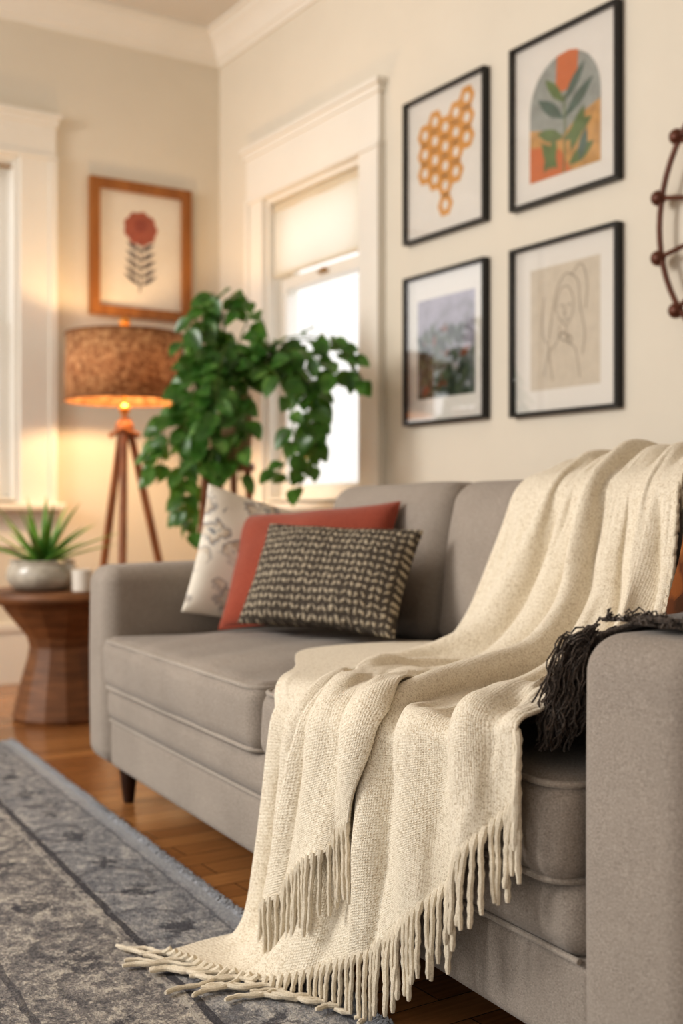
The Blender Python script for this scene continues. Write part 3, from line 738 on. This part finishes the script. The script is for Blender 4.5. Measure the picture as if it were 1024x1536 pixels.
vines=[[(0,1.2),(-.02,1.43),(-.06,1.53),(-.09,1.45),(-.11,1.3)],[(0,1.2),(.03,1.42),(.08,1.50),(.12,1.44),(.14,1.32)],
[(0,1.2),(.12,1.36),(.26,1.40),(.38,1.37),(.46,1.28),(.49,1.22)],[(0,1.2),(.13,1.31),(.25,1.35),(.35,1.30),(.41,1.22)],
[(0,1.2),(-.08,1.27),(-.14,1.16),(-.23,1.02),(-.28,.86)],[(0,1.2),(-.08,1.25),(-.14,1.15),(-.22,1.05),(-.24,.92)],
[(0,1.2),(-.06,1.25),(-.12,1.1),(-.15,.9),(-.12,.75),(-.10,.68)],[(0,1.2),(-.05,1.3),(-.08,1.1),(-.1,.9),(-.08,.70)],
[(0,1.2),(-.10,1.27),(-.16,1.12),(-.19,.95),(-.19,.74)],[(0,1.2),(.14,1.33),(.25,1.23),(.3,1.05),(.27,.92),(.22,.85)],
[(0,1.2),(.1,1.3),(.2,1.2),(.24,1.0),(.17,.87)],[(0,1.2),(.15,1.3),(.28,1.22),(.31,1.1),(.29,.97)],
[(0,1.2),(-.04,1.36),(-.09,1.42),(-.12,1.32),(-.13,1.2)],[(0,1.2),(-.02,1.45),(.03,1.54),(.08,1.49)],
[(0,1.2),(-.05,1.3),(-.09,1.25),(-.12,1.12)],[(0,1.2),(.0,1.32),(-.02,1.2),(-.03,1.05),(-.05,.9)],[(0,1.2),(.05,1.3),(.07,1.15),(.06,1.0),(.04,.88)],[(0,1.2),(-.03,1.33),(-.06,1.2),(-.07,1.05),(-.08,.95)]]
leaves=MB(); stems=MB()
def leaf(mb,p,d,nrm,L,w):
    d=d.normalized(); sd=d.cross(nrm).normalized(); nn=sd.cross(d).normalized(); n=6; vs=[];fs=[]
    for i in range(n+1):
        s=i/n; ww=w*math.sin(math.pi*s**.8)**.8*.5 if 0<s<1 else .0006; c=p+d*L*s-nn*(.18*L*s*s)
        vs+= [c-sd*ww+nn*ww*.35,c,c+sd*ww+nn*ww*.35]
    for i in range(n):
        a=i*3; fs+=[(a,a+1,a+4,a+3),(a+1,a+2,a+5,a+4)]
    mb.add([tuple(v) for v in vs],fs)
for vi,vn in enumerate(vines):
    for rep in range({2:2,3:2,9:2,10:1,11:2,13:1,0:2,1:1,12:1,14:1,5:1,8:1,7:1,15:2,16:2,17:2}.get(vi,2)):
        dy=random.uniform(-.2,.06) if vi not in (2,3) else random.uniform(-.18,-.04)
        if vi>=15: dy=random.uniform(-.22,-.15)
        jx,jz=random.uniform(-.03,.035),random.uniform(-.035,.03)
        K2=np.array([(x+(jx if i else 0),dy*min(1,i/2.),z-.93+(jz if i else 0)) for i,(x,z) in enumerate(vn)])
        pts=[]; seg=8
        for i in range((len(K2)-1)*seg+1): pts.append(Vector(catmull(K2,min(i/seg,len(K2)-1-1e-6))))
        stems.tube(pts,.003,5)
        acc=0
        for i in range(3,len(pts)):
            acc+=(pts[i]-pts[i-1]).length
            if acc>.038:
                acc=0; t=(pts[i]-pts[i-1]).normalized()
                sv=Vector((random.uniform(-1,1),random.uniform(-1,.4),random.uniform(-.4,.5))); sv=(sv-t*sv.dot(t)).normalized()
                d=(sv*.9+t*.5+Vector((0,0,-.25))); nr=Vector((random.uniform(-.5,.5),-.8,random.uniform(.2,1)))
                L=random.uniform(.068,.098); leaf(leaves,pts[i]+sv*.006,d,nr,L,L*.72)
leaves.obj('leaves',leafm.m,pl,merge=False); stems.obj('vines',simple('vine_stem',C(86,104,50),.6),pl,merge=False)
# ------------------------------------------------------------ framed pictures
def poly(mb,pts,y,mi):  mb.add([(a,y,b) for a,b in pts],[tuple(range(len(pts)))],mi=mi)
def strip(mb,pts,w,y,mi):
    P=[Vector(p) for p in pts]; v=[]
    for i in range(len(P)):
        t=(P[min(i+1,len(P)-1)]-P[max(i-1,0)]).normalized(); n=Vector((-t.y,t.x))*w/2
        v+=[(P[i].x+n.x,y,P[i].y+n.y),(P[i].x-n.x,y,P[i].y-n.y)]
    mb.add(v,[(2*i,2*i+1,2*i+3,2*i+2) for i in range(len(P)-1)],mi=mi)
def frame(name,label,loc,rotz,w,h,bar,depth,fm,mw,mh,printfn,mats,bg,**props):
    e=thing(name,label,'picture frame',loc,rotz,**props)
    mb=MB(); a,b=w/2,h/2
    out=[(-a,-b),(a,-b),(a,b),(-a,b)]; inn=[(-a+bar,-b+bar),(a-bar,-b+bar),(a-bar,b-bar),(-a+bar,b-bar)]
    v=[(x,-depth,z) for x,z in out]+[(x,-depth,z) for x,z in inn]+[(x,-.002,z) for x,z in out]+[(x,-.002,z) for x,z in inn]
    fs=[]
    for i in range(4):
        j=(i+1)%4; fs+=[(i,j,4+j,4+i),(i,8+i,8+j,j),(4+i,4+j,12+j,12+i),(8+i,12+i,12+j,8+j)]
    mb.add(v,fs); mb.obj('frame',fm,e,smooth=False)
    mb=MB(); mb.box(-a+bar*.8,a-bar*.8,-.010,-.004,-b+bar*.8,b-bar*.8); mb.obj('mat_board',mat_m if not isinstance(bg,tuple) else simple('mat_'+name,bg,.8,.2,.01),e,smooth=False)
    mb=MB(); c,d=mw/2,mh/2; poly(mb,[(-c,-d),(c,-d),(c,d),(-c,d)],-.0105,0); printfn(mb,c,d); mb.obj('print',mats,e,smooth=False,merge=False)
    mb=MB(); poly(mb,[(-a+bar,-b+bar),(a-bar,-b+bar),(a-bar,b-bar),(-a+bar,b-bar)],-depth+.006,0); mb.obj('glass',pglass if not isinstance(bg,tuple) else glass,e,smooth=False)
    return e
def flat(name,c,var=.06,scale=30): return simple(name,c,.75,.2,var,scale)
def hexes(mb,c,d):
    R=.040
    for q,(top,n) in {-2:(.12,3),-1:(.155,4),0:(.12,5),1:(.155,4),2:(.19,3)}.items():
        for i in range(n):
            cx=q*R*1.5; cz=top-i*R*1.732
            ro=R*1.10; ri=R*.43; N=12; v=[]
            hexr=lambda a,r:r*math.cos(math.pi/6)/math.cos((a%(math.pi/3))-math.pi/6)
            for r,hx in ((ro,1),(ri,0)):
                for k in range(N):
                    a=2*math.pi*k/N; rr=hexr(a,r) if hx else r; v.append((cx+rr*math.cos(a),-.0112-.00005*(q+3),cz+rr*math.sin(a)))
            mb.add(v,[(a,(a+1)%N,N+(a+1)%N,N+a) for a in range(N)],mi=1)
def lf(x,y,ang,L,w):
    out=[]
    for s in np.linspace(0,1,9): out.append((L*s,w*math.sin(math.pi*s)))
    for s in np.linspace(1,0,9)[1:-1]: out.append((L*s,-w*math.sin(math.pi*s)))
    ca,sa=math.cos(ang),math.sin(ang); return [(x+a*ca-b*sa,y+a*sa+b*ca) for a,b in out]
def botanical(mb,c,d):
    y=-.0110; R=c*.98
    arch=[(-R,-d)]+[(R*-math.cos(t),d-R*1.0+R*.98*math.sin(t)) for t in np.linspace(0,math.pi,24)]+[(R,-d)]
    poly(mb,arch,y,1)
    poly(mb,[(-R*.25,d*.35),(R*.35,d*.35),(R*.4,d*.93),(R*.15,d*.99),(-R*.2,d*.97)],y-.0002,2)
    poly(mb,[(-R,-d),(R,-d),(R,-d*.0),(R*.4,-d*.15),(-R*.1,-d*.40),(-R*.5,-d*.2),(-R,-d*.1)],y-.0003,3)
    poly(mb,[(-R,-d),(R*.2,-d),(-R*.1,-d*.6),(-R*.6,-d*.45),(-R,-d*.4)],y-.0004,2)
    strip(mb,[(.0,-d),(.005,-d*.3),(.0,d*.3)],.007,y-.0005,4)
    for i,(x,z,a,L,w,m) in enumerate([(0,-.02,2.5,.15,.020,5),(0,-.02,.65,.16,.020,5),(0,.03,2.3,.13,.017,4),(0,.03,.85,.14,.017,5),(0,-.08,2.8,.13,.020,4),(.0,-.09,.35,.13,.022,4),(.03,-.13,1.15,.14,.026,4),(-.03,-.17,2.2,.12,.022,4),(-.06,-.17,1.4,.11,.018,4),(.02,-.17,.4,.12,.022,4),(-.09,-.17,1.0,.10,.020,4),(.07,-.17,1.3,.10,.018,5)]):
        pts=lf(x,z,a,L,w); pts=[(max(-R,min(R,p)),max(-d,min(d,q))) for p,q in pts]; poly(mb,pts,y-.0006-.0001*i,m)
def landscape(mb,c,d):
    rs=random.Random(3)
    for i in range(120):
        x=rs.uniform(-c*.85,c*.7); z=rs.uniform(-d*.95,d*.35)-abs(x)*.4; a=rs.uniform(.2,2.9); L=rs.uniform(.03,.07)
        pts=lf(x,z,a,L,L*.22); pts=[(max(-c,min(c,p)),max(-d,min(d,q))) for p,q in pts]; poly(mb,pts,-.0110-.00002*i,(1,2,1,2,2,1,3)[rs.randrange(7)])
def sketch(mb,c,d):
    y=-.0112
    def crv(P,w=.0024): 
        K=np.array(P,float); pts=[tuple(catmull(K,min(i/8,len(K)-1-1e-6))) for i in range((len(K)-1)*8+1)]; strip(mb,pts,w,y,1)
    crv([(-.05,-.17),(-.07,-.06),(-.05,.05),(-.03,.12),(.01,.16),(.06,.13),(.07,.05),(.09,-.03),(.08,-.1)])
    crv([(-.02,.02),(-.035,.06),(-.02,.11),(.015,.12),(.04,.08),(.035,.03),(.01,0),(-.02,.02)])
    crv([(.01,0),(.015,-.05),(.05,-.08),(.07,-.17)]); crv([(-.02,.0),(-.03,-.05),(-.07,-.08),(-.09,-.15)])
    crv([(-.02,.06),(-.005,.065),(.0,.055)]); crv([(.015,.06),(.03,.064)]); crv([(.005,.055),(.0,.035),(.012,.033)]); crv([(-.005,.02),(.01,.016),(.02,.022)])
    crv([(-.01,-.02),(.02,-.04),(.0,-.05),(-.02,-.03),(.0,-.02)],.003); crv([(.02,-.03),(.035,-.05),(.015,-.06)],.003)
    crv([(-.09,.1),(-.1,.0),(-.08,-.05)]); crv([(.03,.15),(.075,.18),(.10,.12),(.095,.04)])
abst=NT('abstract_wash',.7,.2); v=abst.coord(); sxy=abst.n('ShaderNodeSeparateXYZ'); abst.l(v,sxy.inputs[0])
abst.base(abst.ramp(abst.math('ADD',abst.math('ADD',abst.noise(v,12,5,.7),abst.math('MULTIPLY',abst.noise(v,60,3),.2)),abst.math('MULTIPLY',sxy.outputs['Z'],1.1)),[(.42,C(70,80,72)),(.56,C(118,122,122)),(.66,C(146,143,156)),(.80,C(172,168,184))]))
f0=-math.pi/2; G=dict(group='black framed prints on the picture wall')
white=flat('print_white',C(234,230,223),.02)
frame('picture_frame','thin black frame with orange honeycomb print on white',(X1,3.294,2.002),f0,.468,.524,.012,.03,black_m,.36,.42,hexes,[white,flat('honey_orange',C(218,154,70))],None,**G)
frame('picture_frame','thin black frame with colourful botanical arch print',(X1,2.692,2.002),f0,.479,.532,.012,.03,black_m,.32,.38,botanical,[white,flat('sky_wash',C(150,156,152),.2),flat('print_orange',C(204,108,54)),flat('print_ochre',C(198,150,88),.25),flat('print_green',C(88,116,62),.2),flat('print_teal',C(70,100,92),.2)],None,**G)
frame('picture_frame','thin black frame with dark misty leaf print',(X1,3.294,1.342),f0,.468,.547,.012,.03,black_m,.33,.36,landscape,[abst.m,flat('leaf_dark',C(50,58,50),.2),flat('leaf_mid',C(84,94,76),.2),flat('leaf_red',C(130,76,60),.2)],None,**G)
frame('picture_frame','thin black frame with line-drawn figure on beige paper',(X1,2.692,1.335),f0,.479,.55,.012,.03,black_m,.31,.39,sketch,[flat('beige_paper',C(208,197,180)),flat('ink',C(96,78,62))],None,**G)
def flower(mb,c,d):
    y=-.0112; pts=[]
    for t in np.linspace(0,2*math.pi,54,endpoint=False):
        r=.082+.004*math.cos(t*9); pts.append((r*math.cos(t),.105+r*.95*math.sin(t)))
    poly(mb,pts,y,1); poly(mb,[(.03*math.cos(t),.12+.03*math.sin(t)) for t in np.linspace(0,6.28,20,endpoint=False)],y-.0002,3)
    strip(mb,[(0,.03),(.002,-.06),(-.004,-.19)],.007,y,2)
    for i,z in enumerate((-.16,-.125,-.085,-.045,-.005)):
        for sgn in (-1,1): poly(mb,lf(0,z,math.pi/2-sgn*.98,.098-.004*i,.010),y-.0001*i,2)
frame('picture_frame','honey oak frame with rust flower print on cream',(2.165,Y1,1.961),0,.502,.625,.045,.035,wood('honey_oak',C(132,82,38),C(168,112,58),(6,6,1),4,.4),.38,.50,flower,[flat('print_cream',C(228,219,204),.02),flat('flower_rust',C(160,86,64),.15),flat('flower_ink',C(66,60,64)),flat('flower_core',C(142,70,52),.15)],C(228,219,204))
# ring wall ornament
rg=thing('wall_ornament','dark bronze ring wall ornament with round knobs','wall decor',(X1,1.85,1.545),f0)
br_m=simple('bronze',C(96,56,40),.4,.5,.2,metal=.3)
mb=MB(); R=.42; mb.tube([(R*math.cos(a),-.05,R*math.sin(a)) for a in np.linspace(0,2*math.pi,72,endpoint=False)],.008,8,closed=True)
mb.obj('ring',br_m,rg)
mb=MB(); mb.tube([(.12*math.cos(a),-.05,.12*math.sin(a)) for a in np.linspace(0,2*math.pi,40,endpoint=False)],.007,8,closed=True); mb.obj('inner_ring',br_m,rg)
for k in range(16):
    a=math.pi/2+.19+k*2*math.pi/16; mb=MB(); mb.ball((1.03*R*math.cos(a),-.05,1.03*R*math.sin(a)),.022,14)
    mb.tube([(R*math.cos(a),-.05,R*math.sin(a)),(.12*math.cos(a),-.05,.12*math.sin(a))],.007,8); mb.obj('spoke',br_m,rg)
for a in (0,2.1,4.2):
    mb=MB(); mb.tube([(R*math.cos(a),-.05,R*math.sin(a)),(R*math.cos(a),-.001,R*math.sin(a))],.006,8); mb.obj('bracket',br_m,rg)
# ------------------------------------------------------------ light
wd=bpy.data.worlds.new('sky'); scene.world=wd; wd.use_nodes=True
bg=wd.node_tree.nodes['Background']; bg.inputs[0].default_value=(1,.995,.985,1); bg.inputs[1].default_value=1.6
def area(name,loc,target,sx,sy,e,c):
    l=bpy.data.lights.new(name,'AREA'); l.shape='RECTANGLE'; l.size=sx; l.size_y=sy; l.energy=e; l.color=c
    o=bpy.data.objects.new(name,l); col.objects.link(o); o.location=loc
    o.rotation_euler=(Vector(target)-Vector(loc)).to_track_quat('-Z','Y').to_euler(); return o
area('daylight_side',(-2.0,3.7,2.2),(1.2,1.3,.5),1.3,1.3,140,(1,.97,.93))
# ------------------------------------------------------------ camera
cd=bpy.data.cameras.new('camera'); co=bpy.data.objects.new('camera',cd); col.objects.link(co)
co.location=(0,0,.75); co.rotation_euler=(math.pi/2,0,-TH)
cd.sensor_width=36; cd.lens=1752/1536*36; cd.clip_start=.05
cd.dof.use_dof=True; cd.dof.focus_distance=1.65; cd.dof.aperture_fstop=3.0
scene.camera=co
scene.view_settings.view_transform='Standard'
try: scene.view_settings.look='Medium High Contrast'
except Exception as ex: print('look',ex)
scene.view_settings.exposure=-.36
